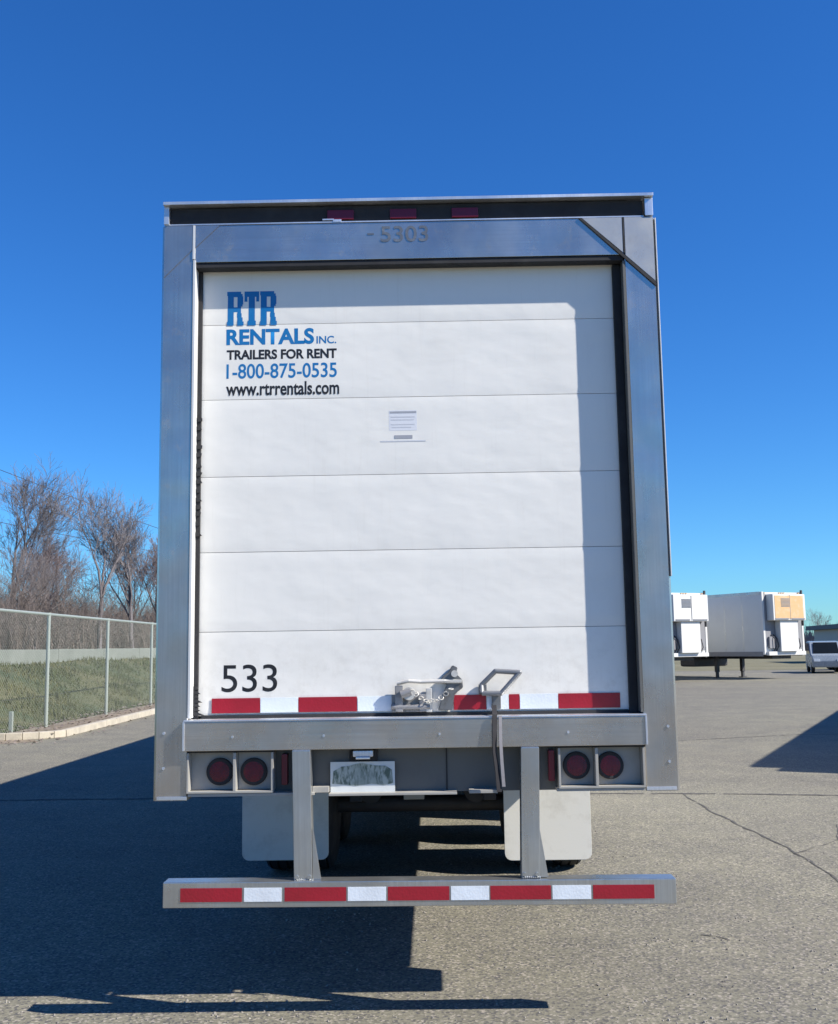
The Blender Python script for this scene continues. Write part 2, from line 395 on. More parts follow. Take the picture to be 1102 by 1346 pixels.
# dead leaves scattered on the verge
vs = []; fs = []
for k in range(2600):
    Y = rnd.uniform(15.6, 45); X = rnd.uniform(-9.4, -7.2) if rnd.random() < .75 else rnd.uniform(-13, -7.5)
    if X > -7.7 and rnd.random() < .7: continue
    if Y > 17 and X < -9.4: continue
    z = .012 if (X > kx(Y) or Y < 17.2) else .13; s = rnd.uniform(.02, .06); a = rnd.uniform(0, 6.28); n = len(vs)
    c, d = math.cos(a)*s, math.sin(a)*s
    vs += [(X-c, Y-d, z), (X+d*.6, Y-c*.6, z+rnd.uniform(0, .03)), (X+c, Y+d, z+.01), (X-d*.6, Y+c*.6, z)]; fs.append((n, n+1, n+2, n+3))
tag(obj('fallen_leaves', (vs, fs), M['brush'], smooth=False), 'dry fallen leaves and debris along the kerb', 'leaves', kind='stuff')

# ------------------------------------------------------------ the rental trailer
TR = thing('box_trailer', 'white and steel rental box trailer with a roll-up rear door numbered 533', 'trailer')
HW, ZT, LEN = 1.295, 4.105, 16.1
XI = 1.128          # inner face of the posts
# corner posts with a chamfered, bright outer edge
for s, zb in ((-1, 1.034), (1, 1.050)):
    bm = bm_new()
    prof = [(HW-.012, 0), (HW, .014), (HW, .36), (XI+.03, .36), (XI+.03, .1), (XI, .1), (XI, .004), (XI+.004, 0)]
    b2 = bmesh.new(); v = [b2.verts.new((s*x, y, zb)) for x, y in prof]; f = b2.faces.new(v)
    g = bmesh.ops.extrude_face_region(b2, geom=[f])
    for q in g['geom']:
        if isinstance(q, bmesh.types.BMVert): q.co.z = 3.985
    bmesh.ops.recalc_face_normals(b2, faces=b2.faces); merge(bm, b2)
    post = obj('corner_post', bm, M['steel_v'], TR)
    # folded foot flange, weld marks and a bolt pair
    bm = bm_new(); box(bm, min(s*XI, s*(HW-.02)), max(s*XI, s*(HW-.02)), -.006, -.001, zb+.004, zb+.02, .001)
    obj('foot_flange', bm, M['steel_light'], post)
    for z in (1.19, 1.36): bm = bm_new(); cyl(bm, (s*(HW-.05), -.006, z), (s*(HW-.05), 0, z), .007, seg=10); obj('bolt', bm, M['steel_light'], post)
# header
bm = bm_new()
box(bm, -XI+.002, XI-.002, 0, .05, 3.783, 3.985, .004)
hd = obj('header', bm, M['steel_h'], TR)
B('header_lip', M['rubber'], hd, (-XI+.004, XI-.004, .006, .075, 3.755, 3.7815), bev=.003)
B('lamp_channel', M['rubber'], hd, (-1.252, 1.236, .008, .05, 3.995, 4.082), bev=.003)  # channel coloured black for the shade under its top lip
B('channel_lip', M['steel_light'], hd, (-1.285, 1.285, -.035, .3, 4.088, 4.105), (-1.285, -1.257, -.012, .05, 3.99, 4.086), (1.242, 1.285, -.012, .05, 3.99, 4.086), bev=.003)
B('channel_seam', M['steel_light'], hd, (-1.28, 1.236, -.004, .006, 3.986, 3.993), bev=.001)
for x in (-.355, -.025, .30):
    bm = bm_new(); box(bm, x-.07, x+.07, -.003, .01, 4.004, 4.056, .004); l = obj('marker_lamp', bm, M['lens_dark'], hd)
bm = bm_new(); box(bm, -.45, -.39, -.004, .006, 4.0, 4.008, .001); box(bm, -.395, -.35, -.006, .0, 3.99, 4.003, .001)
obj('torn_lamp_bracket', bm, M['steel_light'], hd)
lettering('number_marking', '5303', -.145, .105, 3.875, 3.962, -.0022, M['emboss'], hd, .01)
B('dash_marking', M['emboss'], hd, (-.215, -.18, -.002, -.0008, 3.915, 3.925))
# corner gussets
bm = bm_new(); prism(bm, [(.912, 3.984), (1.121, 3.984), (1.121, 3.792)], -.006, -.0015, .001); prism(bm, [(1.133, 3.984), (1.283, 3.984), (1.283, 3.636), (1.133, 3.778)], -.006, -.0015, .001)
gs = obj('corner_gusset', bm, M['plate_metal'], hd); gs['label'] = 'brighter metal corner plate edged by a dark diagonal line'
bm = bm_new(); prism(bm, [(.893, 3.984), (.911, 3.984), (1.286, 3.63), (1.286, 3.606)], -.0075, -.0012, .001)
obj('gusset_seam', bm, M['rubber'], hd)
bm = bm_new(); prism(bm, [(-.99, 3.984), (-1.12, 3.984), (-1.12, 3.86)], -.004, -.0012, .001); prism(bm, [(-1.135, 3.984), (-1.283, 3.984), (-1.283, 3.70), (-1.135, 3.85)], -.004, -.0012, .001)
obj('corner_gusset', bm, M['steel_v'], hd)
B('post_seam', M['rubber'], hd, (XI-.004, XI+.003, -.0075, .002, 3.79, 3.984))
B('bright_edge_strip', M['pale'], TR, (HW-.001, HW+.004, -.003, .03, 2.1, 3.98), bev=.001)  # pale strip painted as the sun's glint along the chamfered edge
B('bright_edge_strip', M['pale'], hd, (-XI-.004, -XI+.008, -.006, .002, 3.80, 3.984), bev=.001)
# jambs and seals
B('door_jamb', M['pale'], TR, (-XI-.001, -XI+.012, -.004, .1, 1.43, 3.795), bev=.002)  # left jamb coloured pale for the sun it catches
B('door_jamb', M['shade_panel'], TR, (XI-.012, XI+.001, -.001, .1, 1.43, 3.75), bev=.002)  # right jamb coloured dark to stand for its shade
B('door_seal', M['rubber'], TR, (-XI+.013, -1.094, .07, .12, 1.425, 3.77), (1.073, XI-.013, .06, .12, 1.425, 3.75), bev=.004)
rnd = random.Random(8)
for k in range(14):
    z = 2.35 + k*.045 + rnd.uniform(-.01, .01); bm = bm_new()
    prism(bm, [(-1.112, z), (-1.098 + rnd.uniform(.004, .016), z + .004), (-1.096 + rnd.uniform(0, .012), z+.02), (-1.112, z+.026)], .062, .07)
    obj('seal_tear', bm, M['rubber'], TR)
for k in range(7):
    z = 1.44 + k*.021; bm = bm_new(); prism(bm, [(-1.114, z), (-1.09 + rnd.uniform(.0, .035)*(1-k/8), z+.002), (-1.1, z+.018), (-1.114, z+.02)], .06, .07)
    obj('seal_tear', bm, M['rubber'], TR)
# door
YD = .086
joints = [1.436, 1.856, 2.262, 2.655, 3.064, 3.468, 3.80]
door = B('roll_up_door', M['grey_print'], TR, (-1.1, 1.1, YD+.02, YD+.04, 1.43, 3.9))
rnd = random.Random(5)
for k, (a, b) in enumerate(zip(joints, joints[1:])):
    bm = bm_new(); b2 = bmesh.new(); nx, nz = 60, 12
    g = [[b2.verts.new((-1.096 + 2.172*i/nx, 0, a+.0015 + (b-a-.0025)*j/nz)) for i in range(nx+1)] for j in range(nz+1)]
    for j in range(nz):
        for i in range(nx): b2.faces.new((g[j][i], g[j][i+1], g[j+1][i+1], g[j+1][i]))
    for row in g:
        for v in row:
            e = min((v.co.z-a)/.012, (b-v.co.z)/.012, 1)
            v.co.y = YD + .0018*(1-max(0, e))
    ed = [e for e in b2.edges if e.is_boundary]
    r = bmesh.ops.extrude_edge_only(b2, edges=ed)
    for v in r['geom']:
        if isinstance(v, bmesh.types.BMVert): v.co.y = YD+.019
    bmesh.ops.recalc_face_normals(b2, faces=b2.faces); merge(bm, b2)
    obj('door_panel', bm, M['door'], door)
B('bottom_seal', M['rubber'], door, (-1.08, 1.07, YD-.012, YD+.02, 1.422, 1.440), bev=.003)
yL = YD-.0006
bm = bm_new()
def block(bm, x, w, cells):
    for a, b, c, d in cells: 
        f = bm.faces.new([bm.verts.new((x+w*u, yL, 3.464+.186*v)) for u, v in ((a,c),(b,c),(b,d),(a,d))])
RR = [(0,.4,0,.12),(.04,.4,.12,.88),(0,.4,.88,1),(.4,.84,.84,1),(.62,.84,.52,.84),(.84,.93,.56,.93),(.93,.97,.62,.86),(.4,.62,.4,.54),(.62,.84,.36,.52),(.6,.88,.24,.36),(.62,.94,.12,.24),(.62,1,0,.12)]
TT = [(.29,.71,.14,.84),(.22,.78,0,.14),(0,1,.84,1),(0,.2,.7,.84),(.8,1,.7,.84)]
block(bm, -.966, .088, RR); block(bm, -.874, .078, TT); block(bm, -.791, .089, RR)
obj('company_initials', bm, M['blue'], door, smooth=False)
lettering('company_name', 'RENTALS', -.968, -.505, 3.358, 3.445, yL, M['blue'], door, .035)
lettering('company_suffix', 'INC.', -.492, -.388, 3.359, 3.4, yL, M['blue'], door, .015)
lettering('slogan', 'TRAILERS FOR RENT', -.966, -.386, 3.279, 3.332, yL, M['black'], door, .035)
lettering('phone_number', '1-800-875-0535', -.966, -.386, 3.176, 3.256, yL, M['blue'], door, .012)
lettering('web_address', 'www.rtrrentals.com', -.968, -.374, 3.085, 3.158, yL, M['black'], door, .024)
lettering('unit_number', '533', -.978, -.696, 1.553, 1.69, yL, M['black'], door, .0)
# small worn decal
bm = bm_new(); box(bm, -.115, .03, yL+.0002, yL+.0005, 2.885, 2.992)
st = obj('notice_sticker', bm, M['sticker'], door)
B('printed_line', M['grey_print'], st, (-.11, .028, yL-.0004, yL, 2.977, 2.987), (-.088, .006, yL-.0004, yL, 2.842, 2.86))
bm = bm_new()
for z, x0, x1 in ((2.955, -.105, .02), (2.94, -.105, .015), (2.915, -.105, .02), (2.9, -.1, .0), (2.826, -.16, .075)): box(bm, x0, x1, yL-.0004, yL, z, z+.006)
obj('faded_print', bm, M['faint_print'], st)
# reflective tape along the door's foot
for x0, x1, m in ((-1.026, -.782, 'r'), (-.78, -.59, 'w'), (-.588, -.293, 'r'), (-.29, -.118, 'w'), (.194, .357, 'r'), (.36, .47, 'w'), (.472, .525, 'r'), (.527, .718, 'w'), (.72, 1.03, 'r')):
    o = B('reflective_tape', M['tape_red' if m == 'r' else 'tape_white'], door, (x0, x1, YD-.006, YD-.003, 1.449, 1.523), bev=.0008)
# latch gear
bm = bm_new()
box(bm, -.118, .072, YD-.018, YD-.004, 1.442, 1.53, .004)
box(bm, -.1, -.06, YD-.045, YD-.016, 1.445, 1.575, .006); box(bm, .02, .06, YD-.04, YD-.016, 1.445, 1.53, .006)
cyl(bm, (-.07, YD-.05, 1.53), (-.02, YD-.05, 1.545), .02, seg=14); cyl(bm, (-.12, YD-.035, 1.47), (.075, YD-.035, 1.468), .013, seg=12)
obj('slide_latch', bm, M['latch_dark'], door)
bm = bm_new()
cyl(bm, (-.03, YD-.055, 1.535), (-.03, YD-.03, 1.535), .032, seg=20); box(bm, .055, .085, YD-.04, YD-.006, 1.442, 1.56, .004)
tube(bm, [(-.09, YD-.04, 1.585), (-.03, YD-.045, 1.597), (.03, YD-.04, 1.592), (.15, YD-.035, 1.594), (.235, YD-.03, 1.59)], .0095)
for k in range(9):   # chain
    a = k/8; p = Vector((-.02+.2*a, YD-.05, 1.555-.06*math.sin(a*3.14))); b2 = bmesh.new()
    bmesh.ops.create_circle(b2, segments=10, radius=.012)
    loop = [Matrix.Rotation(k*1.2, 4, 'X') @ (v.co.copy()) + p for v in b2.verts]; b2.free()
    for q, w in zip(loop, loop[1:]+loop[:1]): cyl(bm, q, w, .003, seg=5)
obj('latch_chain', bm, M['latch_pale'], door)
bm = bm_new()
prism(bm, [(.115, 1.45), (.185, 1.45), (.2, 1.53), (.242, 1.56), (.238, 1.6), (.208, 1.63), (.216, 1.66), (.19, 1.672), (.17, 1.64), (.14, 1.618), (.13, 1.6), (.16, 1.575), (.14, 1.53)], YD-.03, YD-.006, .003)
obj('latch_bracket', bm, M['latch'], door)
bm = bm_new(); cyl(bm, (.2, YD-.045, 1.63), (.2, YD-.02, 1.63), .017, seg=14); box(bm, .15, .235, YD-.042, YD-.03, 1.585, 1.6, .002); obj('bracket_bolt', bm, M['latch_pale'], door)
bm = bm_new()
hp = [(.335, YD-.045, 1.532), (.43, YD-.055, 1.53), (.525, YD-.055, 1.632), (.405, YD-.045, 1.64), (.335, YD-.03, 1.572)]
tube(bm, hp+[hp[0]], .0125, 10)
obj('lift_handle', bm, M['handle'], door)
bm = bm_new(); box(bm, .32, .36, YD-.04, YD-.004, 1.525, 1.575, .004); box(bm, .385, .43, YD-.028, YD-.004, 1.452, 1.53, .004); obj('handle_mount', bm, M['latch'], door)
bm = bm_new()
def ribbon(pts, w, th):
    b2 = bmesh.new(); rows = []
    for (x, y, z, tw) in pts:
        c, s_ = math.cos(tw), math.sin(tw)
        rows.append([b2.verts.new((x+c*w/2*a - s_*th*b, y+s_*w/2*a + c*th*b, z)) for a, b in ((-1,-1),(1,-1),(1,1),(-1,1))])
    for A, C in zip(rows, rows[1:]):
        for k in range(4): b2.faces.new((A[k], A[(k+1)%4], C[(k+1)%4], C[k]))
    b2.faces.new(rows[0][::-1]); b2.faces.new(rows[-1]); bmesh.ops.recalc_face_normals(b2, faces=b2.faces); merge(bm, b2)
ribbon([(.395, YD-.02, 1.475, 0), (.393, .02, 1.452, .1), (.391, -.045, 1.432, .2), (.389, -.05, 1.35, .4), (.386, -.045, 1.25, .7), (.398, -.04, 1.16, .4), (.406, -.035, 1.06, .1)], .024, .002)
obj('pull_strap', bm, M['strap'], door)
bm = bm_new(); ribbon([(.418, -.045, 1.425, .3), (.417, -.05, 1.3, .1), (.421, -.045, 1.2, .2), (.428, -.04, 1.085, .0)], .016, .0015); obj('strap_tail', bm, M['strap_pale'], door)
# sill
sill = B('sill', M['steel_h'], TR, (-1.142, 1.137, -.03, .085, 1.273, 1.414), bev=.004)
B('sill_edge', M['steel_light'], sill, (-1.143, 1.138, -.034, .09, 1.4145, 1.423), (-1.146, -1.136, -.036, -.028, 1.275, 1.414), (1.128, 1.138, -.036, -.028, 1.275, 1.414), bev=.002)
for x in (-.9, -.45, .12, .75): bm = bm_new(); cyl(bm, (x, -.034, 1.34), (x, -.029, 1.34), .006, seg=10); obj('rivet', bm, M['steel_light'], sill)
# recess below the sill
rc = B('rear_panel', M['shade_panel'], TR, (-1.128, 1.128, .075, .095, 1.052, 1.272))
B('lower_ledge', M['alu_paint'], rc, (-1.122, -.5, -.005, .08, 1.052, 1.066), (.69, 1.122, -.005, .08, 1.054, 1.068), (-.43, .2, .0, .08, 1.046, 1.058), (.26, .4, .0, .08, 1.05, 1.066), (-.51, -.43, .01, .08, 1.062, 1.09), bev=.002)
B('panel_joint', M['rubber'], rc, (.15, .156, .07, .0748, 1.06, 1.27), (-.3, -.296, .07, .0748, 1.06, 1.27))
def light_box(xs, lamps, mirror):
    x0, xm, x1 = xs
    lb = B('light_box', M['alu_paint'], TR, (x0, x1, -.012, .03, 1.068, 1.078), (x0, x0+.01, -.012, .07, 1.078, 1.262), (xm-.007, xm+.007, -.012, .07, 1.078, 1.262), (x1-.012, x1, -.012, .07, 1.078, 1.262), (x0+.01, xm-.008, .055, .072, 1.078, 1.262), (xm+.008, x1-.013, .055, .072, 1.078, 1.262), bev=.0015, join=True)
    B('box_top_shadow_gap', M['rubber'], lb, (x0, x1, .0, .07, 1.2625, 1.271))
    for x, z in lamps:
        bm = bm_new(); lathe(bm, [(.0, .068), (.018, .066), (.02, .058)], 'Y', 28, (x, .058, z)); 
        bmesh.ops.rotate(bm, verts=bm.verts, cent=(x, .058, z), matrix=Matrix.Rotation(math.pi, 3, 'Z'))
        lp = obj('tail_lamp', bm, M['rubber'], TR)
        bm = bm_new(); lathe(bm, [(.0, .06), (.012, .059), (.02, .05), (.023, .02)], 'Y', 28, (x, .058, z))
        bmesh.ops.rotate(bm, verts=bm.verts, cent=(x, .058, z), matrix=Matrix.Rotation(math.pi, 3, 'Z'))
        obj('lens', bm, M['lens'], lp)
light_box((-1.128, -.892, -.70), [(-.975, 1.166), (-.806, 1.164)], 0)
light_box((.70, .888, 1.125), [(.796, 1.172), (.962, 1.170)], 1)
B('side_marker', M['lens_dark'], TR, (-.665, -.635, .02, .07, 1.1, 1.25), bev=.006)
B('side_marker', M['lens_dark'], TR, (.655, .685, .02, .07, 1.1, 1.25), bev=.006)
# licence plate
pl = B('licence_plate', M['plate'], TR, (-.425, -.105, .045, .049, 1.052, 1.205), bev=.001)
bm = bm_new()
top = [(-.415, 1.1), (-.41, 1.16), (-.37, 1.182), (-.33, 1.186), (-.3, 1.194), (-.265, 1.198), (-.235, 1.192), (-.2, 1.186), (-.15, 1.184), (-.12, 1.165), (-.113, 1.1)]
prism(bm, top+[(-.16, 1.09), (-.22, 1.098), (-.3, 1.088), (-.37, 1.096)], .0435, .0447); obj('plate_print', bm, M['plate_green'], pl)
bm = bm_new(); box(bm, -.31, -.21, .0, .07, 1.232, 1.262, .006); box(bm, -.295, -.225, -.01, .02, 1.222, 1.232, .002); obj('plate_lamp', bm, M['steel_light'], pl)
B('plate_bracket', M['rubber'], pl, (-.33, -.19, .05, .07, 1.206, 1.262), bev=.002)
# underride guard
ug = thing('underride_guard', None, None); ug.parent = TR
del_keys = [k for k in list(ug.keys())]
bm = bm_new(); box(bm, -1.223, 1.233, -.075, .03, .536, .655, .006)
bar = obj('bumper_bar', bm, M['galv'], ug)
bar.location = (0, 0, .002); bar.rotation_euler = (0, R(.25), 0)
x = 0
for x0, x1, m in ((-1.138, -.842, 'r'), (-.832, -.652, 'w'), (-.638, -.343, 'r'), (-.335, -.152, 'w'), (-.144, .150, 'r'), (.158, .340, 'w'), (.346, .635, 'r'), (.642, .826, 'w'), (.835, 1.127, 'r')):
    tp = B('bumper_tape', M['tape_red' if m == 'r' else 'tape_white'], ug, (x0, x1, -.0785, -.0765, .566, .630), bev=.0006); tp.rotation_euler = (0, R(.25), 0)
for x, dx in ((-.559, .01), (.559, -.013)):
    bm = bm_new(); b2 = bmesh.new(); box(b2, x-.045, x+.045, -.05, .035, .652, 1.273, .006)
    for v in b2.verts: v.co.x += dx*(1.27-v.co.z)/.62
    merge(bm, b2); st = obj('guard_strut', bm, M['galv'], ug)
    bm = bm_new(); b2 = bmesh.new()
    vv = [(x+dx+.046, 0, .66), (x+dx+.085, 0, .66), (x+dx+.05, 0, .88), (x+dx+.044, 0, .9)]
    prism(bm, [(a, c) for a, _, c in vv], -.045, -.03, .001)
    for k in range(9): cyl(bm, (x-.04+k*.01+dx, -.056, .658), (x-.036+k*.01+dx, -.05, .662), .005, seg=6)
    for sx in (-.03, .03):
        cyl(bm, (x+sx+dx, -.058, .675), (x+sx+dx, -.05, .675), .009, seg=8)
    obj('strut_gusset', bm, M['galv'], st)
# body shell
for s in (-1, 1):
    a, b = sorted((s*(HW-.012), s*(HW-.05)))
    w = B('side_wall', M['bg_side'], TR, (a, b, .37, LEN, 1.42, 4.0))
    bm = bm_new(); y = .9
    while y < LEN-.2:
        aa, bb = sorted((s*(HW-.0118), s*(HW-.007))); box(bm, aa, bb, y, y+.035, 1.43, 3.99); y += 1.22
    obj('side_seam', bm, M['steel_light'], w)
    a, b = sorted((s*(HW-.003), s*(HW-.06)))
    B('bottom_rail', M['steel_h'], TR, (a, b, .37, LEN, 1.2, 1.418), bev=.006)
    B('top_rail', M['steel_h'], TR, (a, b, .37, LEN, 4.0, 4.09), bev=.006)
B('roof', M['bg_side'], TR, (-HW+.06, HW-.06, .3, LEN, 4.06, 4.087))
B('nose_wall', M['bg_white'], TR, (-HW+.06, HW-.06, LEN-.04, LEN+.0, 1.17, 4.06))
B('floor', M['wood'], TR, (-HW+.061, HW-.061, .1, LEN-.05, 1.3, 1.41))
y = .45
while y < LEN-.3: B('cross_member', M['dark_steel'], TR, (-HW+.065, HW-.065, y, y+.06, 1.19, 1.298)); y += .31
B('slider_rail', M['dark_steel'], TR, (-.56, -.48, 1.0, 7.0, .93, 1.188), (.48, .56, 1.0, 7.0, .93, 1.188), (-.48, .48, 1.3, 1.42, .98, 1.15), (-.48, .48, 5.4, 5.52, .98, 1.15), bev=.006)
# wheels
def wheel(y, s):
    w = thing('wheel', None, None); w.parent = TR; w.location = (0, y, .50)
    for k, xo in enumerate((.83, 1.145)):
        bm = bm_new(); x0 = xo-.13
        prof = [(0, .29), (.01, .36), (.012, .43), (.03, .478), (.055, .496), (.06, .486), (.072, .486), (.077, .499), (.122, .5), (.127, .488), (.139, .488), (.144, .499), (.19, .497), (.2, .485), (.205, .495), (.23, .478), (.248, .43), (.25, .36), (.26, .29)]
        lathe(bm, prof, 'X', 40, (x0, 0, 0))
        if s < 0: bmesh.ops.scale(bm, vec=(-1, 1, 1), verts=bm.verts); bmesh.ops.recalc_face_normals(bm, faces=bm.faces)
        obj('tyre', bm, M['tyre'], w)
        bm = bm_new(); lathe(bm, [(.02, .285), (.03, .25), (.13+.05*(1 if k else -1), .22), (.23, .25), (.24, .285)], 'X', 32, (x0, 0, 0))
        if k: lathe(bm, [(.15, .11), (.27, .1), (.29, .06)], 'X', 20, (x0, 0, 0))
        if s < 0: bmesh.ops.scale(bm, vec=(-1, 1, 1), verts=bm.verts); bmesh.ops.recalc_face_normals(bm, faces=bm.faces)
        obj('rim', bm, M['rim'], w)
for y in (3.58, 4.84):
    for s in (-1, 1): wheel(y, s)
    bm = bm_new(); cyl(bm, (-.98, y, .5), (.98, y, .5), .064, seg=18); obj('axle', bm, M['dark_steel'], TR)
    for sx in (-.42, .42): 
        bm = bm_new()
        cyl(bm, (sx, y-.2, .62), (sx, y-.05, .62), .09, seg=18); cyl(bm, (sx, y-.05, .62), (sx, y+.05, .62), .07, seg=14)
        box(bm, sx*1.24-.05, sx*1.24+.05, y-.45, y+.42, .58, .66, .01); cyl(bm, (sx*1.24, y-.35, .66), (sx*1.24, y-.35, .92), .11, seg=18)
        obj('suspension', bm, M['dark_steel'], TR)
B('air_tank_bracket', M['alu_paint'], TR, (-.12, .02, 2.1, 2.14, .735, .78), bev=.004)
bm = bm_new(); cyl(bm, (-.36, 1.7, .98), (.36, 1.7, .98), .1, seg=24); obj('air_tank', bm, M['dark_steel'], TR)
def flap(x0, x1, z0, z1, y):
    bm = bm_new(); r = .05; pts = [(x0, z1), (x1, z1)]
    for k in range(5): a = k/4*math.pi/2; pts.append((x1-r+r*math.cos(a), z0+r-r*math.sin(a)))
    for k in range(5): a = math.pi/2 + k/4*math.pi/2; pts.append((x0+r+r*math.cos(a), z0+r-r*math.sin(a)))
    prism(bm, pts, y, y+.012, .002); f = obj('mud_flap', bm, M['flap'], TR)
    B('flap_hanger', M['dark_steel'], f, (x0+.02, x1-.02, y+.013, y+.05, z1-.05, z1+.02), bev=.004)
    return f
flap(-1.297, -.675, .268, 1.06, 2.50)
f = flap(.587, 1.21, .245, 1.06, 2.50); f['label'] = 'cream white mud flap lit by the sun'
for s in (-1, 1):
    a, b = sorted((s*(HW-.03), s*(HW-.045)))
    B('added_shade_skirt', M['bg_side'], TR, (a, b, 5.62, 12.6, .33, 1.17), bev=.003)  # skirts added to keep light from under the trailer
# landing gear near the nose
for s in (-1, 1):
    lg = B('landing_leg', M['galv'], TR, (s*.8-.07, s*.8+.07, LEN-3.1, LEN-2.96, .35, 1.2), bev=.006)
    B('foot', M['galv'], lg, (s*.8-.13, s*.8+.13, LEN-3.16, LEN-2.9, .0, .03), (s*.8-.05, s*.8+.05, LEN-3.08, LEN-2.98, .03, .35), bev=.004, join=True)

# ------------------------------------------------------------ refrigerated trailers in the distance
def reefer(label, loc, rz, unit_mat):
    t = thing('refrigerated_trailer', label, 'trailer', loc, rz, 'refrigerated trailers parked across the lot')
    B('body', M['bg_side'], t, (-1.3, 1.3, .02, 14.6, 1.15, 4.1), bev=.03)
    B('nose_panel', M['bg_grille'], t, (-1.24, 1.24, -.01, .018, 1.55, 4.0), bev=.003)
    B('corner_post', M['bg_white'], t, (-1.31, -1.2, -.03, .08, 1.15, 4.12), bev=.01)
    B('corner_post', M['bg_white'], t, (1.2, 1.31, -.03, .08, 1.15, 4.12), bev=.01)
    u = B('cooling_unit', unit_mat, t, (-1.05, 1.05, -.46, -.012, 2.75, 4.0), bev=.05)
    if unit_mat is M['bg_orange']:
        u.data.materials[0] = M['bg_white']; B('faded_panel', unit_mat, u, (-.95, .9, -.472, -.455, 2.84, 3.92), bev=.003)
    bm = bm_new()
    for k in range(7): box(bm, -.55, .0, -.485, -.455, 3.4+k*.06, 3.43+k*.06)
    obj('grille', bm, M['bg_grille'], u)
    B('battery_box', M['bg_white'], t, (-.55, .6, -.35, -.012, 1.3, 2.74), bev=.03)
    B('coupler_plate', M['bg_white'], t, (-1.2, 1.2, -.2, -.012, 1.12, 1.3), bev=.02)
    B('hose_panel', M['bg_grille'], t, (-1.05, -.65, -.12, -.012, 1.45, 2.0), (.75, 1.05, -.12, -.012, 1.4, 1.8), bev=.02)
    for k, hx in enumerate((-.85, -.7, .72)):
        bm = bm_new(); tube(bm, [(hx, -.03, 2.1), (hx+.05, -.2, 1.9), (hx+.1, -.24, 1.55), (hx+.04, -.12, 1.32)], .022, 8); obj('air_hose', bm, M['rubber'], t)
    B('unit_door_seam', M['bg_grille'], u, (.015, .035, -.478, -.452, 2.8, 3.95)); B('unit_vent', M['bg_grille'], u, (-.95, -.1, -.478, -.452, 2.8, 2.86)); B('unit_vent', M['bg_grille'], u, (.1, .95, -.478, -.452, 2.8, 2.86))
    B('exhaust_pipe', M['dark_steel'], t, (1.0, 1.07, -.3, -.2, 2.5, 4.2), bev=.01)
    for mx in (-1.1, -.15, .0, .15, 1.1): B('clearance_lamp', M['bg_orange'], t, (mx-.04, mx+.04, -.03, .02, 4.04, 4.09))
    bm = bm_new(); yy = 1.3
    while yy < 14.4: box(bm, -1.304, -1.29, yy, yy+.03, 1.3, 3.98); box(bm, 1.29, 1.304, yy, yy+.03, 1.3, 3.98); yy += 1.2
    tag(obj('side_seam', bm, M['galv'], t), kind=None)
    B('bottom_rail', M['bg_grille'], t, (-1.315, -1.27, .1, 14.6, 1.08, 1.3), (1.27, 1.315, .1, 14.6, 1.08, 1.3), bev=.005)
    B('top_rail', M['galv'], t, (-1.315, -1.27, .1, 14.6, 3.98, 4.13), (1.27, 1.315, .1, 14.6, 3.98, 4.13), bev=.005)
    B('underframe', M['dark_steel'], t, (-.6, .6, .2, 14.3, .95, 1.14))
    B('fuel_tank', M['dark_steel'], t, (-1.15, 1.15, 5.0, 6.1, .55, 1.06), bev=.12)
    for s in (-1, 1):
        lg = B('landing_leg', M['dark_steel'], t, (s*.85-.09, s*.85+.09, 3.6, 3.78, .3, 1.1), bev=.01)
        B('foot', M['dark_steel'], lg, (s*.85-.15, s*.85+.15, 3.55, 3.83, 0, .04), (s*.85-.06, s*.85+.06, 3.63, 3.75, .04, .3), join=True)
        for y in (11.3, 12.6):
            bm = bm_new(); lathe(bm, [(0, .3), (.02, .45), (.06, .5), (.5, .5), (.54, .45), (.56, .3)], 'X', 28, (0, 0, 0))
            w = obj('wheel', bm, M['tyre'], t); w.location = ((.72 if s > 0 else -1.28), y, .5)
            bm = bm_new(); lathe(bm, [(0, .29), (.05, .22)] if s < 0 else [(0, .22), (.05, .29)], 'X', 24, (0, 0, 0)); r_ = obj('rim', bm, M['rim'], w); r_.location = (-.02 if s < 0 else .53, 0, 0)
    return t
t1 = reefer('white nosed refrigerated trailer nearest the rental trailer, partly hidden by it', (12.45, 46.55, 0), R(28), M['bg_white'])
t2 = reefer('refrigerated trailer with a faded orange cooling unit on its nose and long grey side', (17.55, 47.6, 0), R(28), M['bg_orange'])
for t_ in (t1, t2): t_.scale = (1.04, 1.04, 1.04)
t3 = copy_tree(t1); t3.scale = (1, 1, 1); t3['label'] = 'refrigerated trailer beyond the right edge that casts the triangular shadow on the lot'
rot = math.atan2(.435, .90)
# its roof corner (9.25, 8.63) throws the tip of the shadow
t3.rotation_euler = (0, 0, -rot); c, s_ = math.cos(-rot), math.sin(-rot)
t3.location = (9.25 + c*1.3, 8.63 + s_*1.3, 0)

